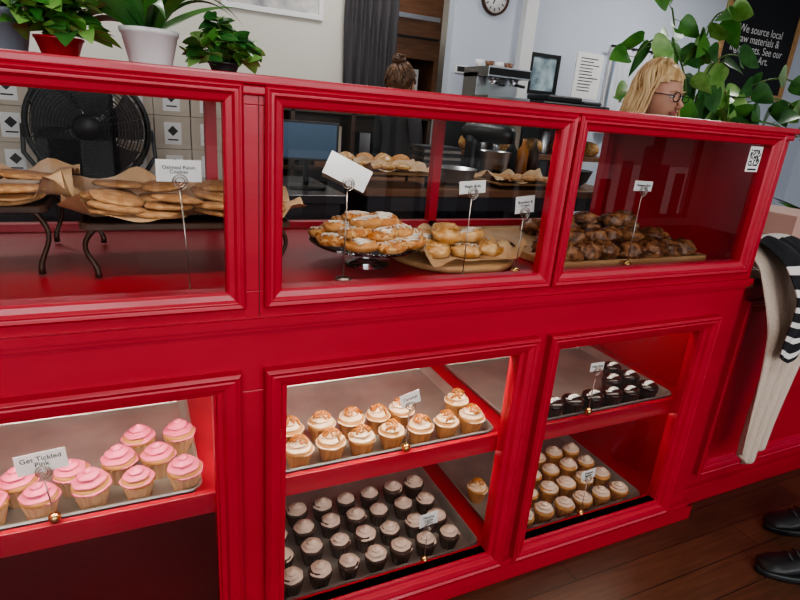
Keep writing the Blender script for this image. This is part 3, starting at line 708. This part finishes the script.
# ------------------------------------------------------------------ people
SKIN=mat('skin',(.55,.29,.20),.5); LIP=mat('lips',(.40,.11,.10),.5); EYEW=mat('eye_white',(.8,.8,.78),.3)
def person(name,loc,H,rot,hair,top,pants,style,pitch=0,glasses=False):
    e=empty(name,(loc[0],loc[1],0)); e.rotation_euler[2]=rot
    k=H/1.65; hz=1.52*k
    J={'pel':(0,0,.92),'sp':(0,-.005,1.08),'ch':(0,0,1.24),'nb':(0,.01,1.36),'nk':(0,.0,1.44),
       'sl':(-.165,.01,1.33),'sr':(.165,.01,1.33),'el':(-.215,.0,1.06),'er':(.215,.0,1.06),'wl':(-.17,-.15,.98),'wr':(.17,-.15,.98),
       'hl':(-.09,0,.86),'hr':(.09,0,.86),'kl':(-.095,-.01,.48),'kr':(.095,-.01,.48),'al':(-.10,.02,.08),'ar':(.10,.02,.08),'tl':(-.11,-.13,.045),'tr':(.11,-.13,.045)}
    rad={'pel':(.15,.11),'sp':(.125,.095),'ch':(.145,.105),'nb':(.07,.06),'nk':(.05,.05),'s':(.062,.06),'e':(.042,.042),'w':(.027,.027),'h':(.09,.09),'k':(.058,.058),'a':(.042,.042),'t':(.036,.03)}
    E=[('pel','sp'),('sp','ch'),('ch','nb'),('nb','nk'),('ch','sl'),('ch','sr'),('sl','el'),('sr','er'),('el','wl'),('er','wr'),('pel','hl'),('pel','hr'),('hl','kl'),('hr','kr'),('kl','al'),('kr','ar'),('al','tl'),('ar','tr')]
    ks=list(J); me=bpy.data.meshes.new('body'); me.from_pydata([tuple(c*k for c in J[q]) for q in ks],[(ks.index(a),ks.index(b)) for a,b in E],[])
    o=bpy.data.objects.new('body',me); bpy.context.scene.collection.objects.link(o)
    sk=o.modifiers.new('skin','SKIN'); sd=o.modifiers.new('sub','SUBSURF'); sd.levels=2; sd.render_levels=2
    for i,q in enumerate(ks):
        r=rad.get(q) or rad[q[0]]; me.skin_vertices[0].data[i].radius=(r[0]*k,r[1]*k); me.skin_vertices[0].data[i].use_root=(q=='pel')
    dg=bpy.context.evaluated_depsgraph_get(); m2=bpy.data.meshes.new_from_object(o.evaluated_get(dg)); bpy.data.objects.remove(o)
    o=bpy.data.objects.new('body',m2); bpy.context.scene.collection.objects.link(o); o.parent=e
    m2.materials.clear()
    for m in(top,pants,SKIN,BLACK): m2.materials.append(m)
    for p in m2.polygons:
        c=p.center/k; p.use_smooth=True
        p.material_index=2 if c.z>1.385 else (0 if c.z>.93 else (1 if c.z>.1 else 3))
        if c.y<-.10 and .9<c.z<1.1: p.material_index=2
    for sx in(-1,1):
        g=MB(); w=Vector((sx*.17,-.15,.98))*k
        g.ell((w.x-sx*.008,w.y-.045,w.z-.012),(.036,.05,.016),SKIN,12,8)
        for q in range(4):
            L=(.062,.072,.068,.052)[q]; x=w.x-sx*.008+(-.026+.0175*q)
            g.tube([(x,w.y-.08,w.z-.012),(x,w.y-.08-L*.45,w.z-.016),(x,w.y-.08-L*.8,w.z-.034),(x,w.y-.08-L*.9,w.z-.052)],[.0095,.009,.008,.006],SKIN,8)
        g.tube([(w.x-sx*.035,w.y-.025,w.z-.014),(w.x-sx*.062,w.y-.055,w.z-.022),(w.x-sx*.062,w.y-.085,w.z-.032)],[.012,.0105,.007],SKIN,8)
        g.obj('hand',e)
    hd=empty('head',(0,-.01*k,hz)); hd.parent=e; hd.rotation_euler=(pitch,0,0)
    g=MB()
    def hf(d,p):
        x,y,z=d.x*.075,d.y*.095,d.z*.115
        if d.z<0:
            t=-d.z; x*=1-.30*t**1.6; y=y*(1-.22*t*t)-(.018*t)
        if d.y<0: y-=.006*max(0,1-abs(d.x)*2)*(d.z<.1)
        return Vector((x,y,z))
    g.ell((0,0,0),(1,1,1),SKIN,32,24,None,hf)
    g.tube([(0,-.092,.008),(0,-.104,-.012),(0,-.118,-.030),(0,-.108,-.038),(0,-.095,-.04)],[.007,.009,.0125,.012,.006],SKIN,10)
    for s_ in(-1,1):
        g.ell((s_*.031,-.083,.004),(.0135,.0125,.0085),EYEW,12,8); g.ell((s_*.031,-.0935,.003),(.0055,.0035,.0058),INK,10,8)
        g.tube([(s_*.015,-.094,.021),(s_*.031,-.096,.027),(s_*.047,-.083,.022)],[.002,.003,.0015],hair,6)
        g.tube([(s_*.016,-.093,.012),(s_*.031,-.0965,.0145),(s_*.046,-.082,.010)],.0022,SKIN,6)
        g.ell((s_*.076,.008,-.012),(.010,.018,.030),SKIN,12,8)
    g.tube([(-.024,-.092,-.062),(-.010,-.1015,-.058),(0,-.1025,-.060),(.010,-.1015,-.058),(.024,-.092,-.062)],[.002,.0045,.0042,.0045,.002],LIP,8)
    g.tube([(-.022,-.092,-.064),(0,-.101,-.068),(.022,-.092,-.064)],[.002,.0055,.002],LIP,8)
    g.obj('face',hd)
    g=MB(); n=64;kk=34;vs=[];fs=[]
    for i in range(kk+1):
        th=pi*i/kk
        for j in range(n):
            ph=2*pi*j/n; d=Vector((math.sin(th)*math.cos(ph),math.sin(th)*math.sin(ph),math.cos(th)))
            st=1+.10*noise.noise(Vector((math.cos(ph)*4,math.sin(ph)*4,th*2.2)))+.025*math.sin(ph*19+th*6+3*noise.noise(d*2))
            x,y,z=d.x*.096*st,d.y*.112*st+.012,d.z*.126*st+.01
            if style=='bob' and d.z<0: z=-.13*(-d.z)**.8*(1+.08*math.sin(ph*9)); f=(-d.z); x=d.x*.096*st+math.cos(ph)*.05*f; y=y+math.sin(ph)*.03*f
            if style=='bun' and d.z<0: x*=.93; z=d.z*.085
            vs.append((x,y,z))
    for i in range(kk):
        for j in range(n):
            q=(j+1)%n; th=pi*(i+.5)/kk; ph=2*pi*(j+.5)/n; dz=math.cos(th)
            lim=.55+.15*math.sin(ph*1.0+.9)
            if math.sin(ph)<-.32 and dz<lim and th<pi-.02: continue
            if style=='bun' and dz<-.75: continue
            fs.append((i*n+j,(i+1)*n+j,(i+1)*n+q,i*n+q))
    g.add(vs,fs,hair,True)
    if style=='bob':
        for q in range(130):
            ph=U(-.30,pi+.30); pts=[]; off=U(-.16,.16); wv=U(0,6)
            for t in range(9):
                tt=t/8; th=.12+tt*1.5; rr=1.06+.06*math.sin(tt*7+wv); p_=ph+off*tt+.16*math.sin(tt*5+wv)
                pts.append((.096*rr*math.sin(th)*math.cos(p_)-.01*(1-tt),.112*rr*math.sin(th)*math.sin(p_)+.012,.128*rr*math.cos(th)+.01))
            x,y,_=pts[-1]; j1=U(1.08,1.35)
            pts.append((x*1.14,y*1.08,-.045)); pts.append((x*j1+.01*math.sin(wv),y*1.1,-.085)); pts.append((x*(j1-.1),y*1.02,-.12-U(0,.03)))
            g.tube(pts,[.002]+[U(.003,.006)]*9+[.004,.001],hair,5)
    if style=='bun':
        B=Vector((0,.055,.105))
        for q in range(70):
            ph=U(-.45,pi+.45); th0=U(.9,1.9); st_=Vector((.097*math.sin(th0)*math.cos(ph),.113*math.sin(th0)*math.sin(ph)+.012,.122*math.cos(th0)+.01)); pts=[]
            for t in range(8):
                tt=t/7; v=st_.lerp(B,tt); o_=Vector((v.x/.098,(v.y-.012)/.115,(v.z-.01)/.13)); L=o_.length or 1
                if tt<.85: v=Vector((v.x/L,(v.y-.012)/L+.012,(v.z-.01)/L+.01))
                pts.append(v+Vector((U(-.003,.003),U(-.003,.003),U(-.003,.003))))
            g.tube(pts,[.003]+[.0055]*6+[.004],hair,5)
        for q in range(26):
            ph=U(0,2*pi); inc=U(0,pi); rr=U(.032,.046); pts=[]
            for t in range(13):
                a=2*pi*t/12; v=Vector((math.cos(a),math.sin(a)*math.cos(inc),math.sin(a)*math.sin(inc))); v=Rz(ph)@v; pts.append((v.x*rr,.055+v.y*rr,.135+v.z*rr*.85))
            g.tube(pts,U(.004,.007),hair,5,caps=False)
        g.ell((0,.055,.130),(.034,.034,.032),hair)
        for q in range(16):
            a=U(0,6.28); g.tube([(.02*math.cos(a),.055,.14),(.05*math.cos(a),.055+.03*math.sin(a),.168),(.068*math.cos(a),.055+.04*math.sin(a),.16)],.0018,hair,4)
    g.obj('hair',hd)
    if glasses:
        g=MB()
        for s_ in(-1,1):
            g.tube([(s_*.033+.025*math.cos(a),-.108,.002+.019*math.sin(a)) for a in [2*pi*q/20 for q in range(21)]],.0022,BLACK,6,caps=False)
            g.tube([(s_*.056,-.107,.006),(s_*.08,-.06,.008),(s_*.086,.0,.006)],.002,BLACK,6)
        g.tube([(-.010,-.109,.006),(0,-.112,.009),(.010,-.109,.006)],.002,BLACK,6); g.obj('eyeglasses',hd)
    return e
BLOND=mat('hair_blond',(.46,.27,.11),.4,col2=(.78,.58,.32),nscale=26,stretch=(1,1,.25)); BRUN=mat('hair_brown',(.06,.027,.013),.5,col2=(.16,.08,.04),nscale=30)
SH1=mat('shirt_black',(.02,.02,.025),.9); SH2=mat('shirt_dark',(.04,.04,.045),.9); PN=mat('denim',(.04,.06,.11),.9)
person('blond_woman',(2.14,.92),1.54,.12,BLOND,SH1,PN,'bob',.10,True)
person('woman_with_bun',(1.66,2.62),1.555,1.9,BRUN,SH2,PN,'bun',.1)
# ------------------------------------------------------------------ lights
w=bpy.data.worlds.new('world'); bpy.context.scene.world=w; w.use_nodes=True; nt=w.node_tree
sk=nt.nodes.new('ShaderNodeTexSky'); sk.sky_type='HOSEK_WILKIE'; sk.sun_direction=(.2,-.5,.8); sk.turbidity=4
bg=nt.nodes['Background']; nt.links.new(sk.outputs[0],bg.inputs[0]); bg.inputs[1].default_value=.7
sl=bpy.data.lights.new('sun','SUN'); sl.energy=2.6; sl.angle=.01; so=bpy.data.objects.new('sun',sl); bpy.context.scene.collection.objects.link(so); so.rotation_euler=(-.75,.15,0); so.location=(0,0,8)
for x,p in((-1.2,80),(1.3,60),(3.95,20),(6.2,16)):
    area('window_daylight',(x,-4.42,1.94),2.1,1.2,p,(.94,.97,1),(pi/2,0,0))
for x,y,p in((-.8,2.3,24),(1.5,2.6,19),(4.3,2.0,36),(.3,-1.6,21),(3.5,-1.5,5),(2.2,4.3,14)):
    area('added_ceiling_light',(x,y,2.88),.6,.6,p,(1,.98,.95),(0,0,0))  # unseen ceiling lamps, added to light the enclosed room
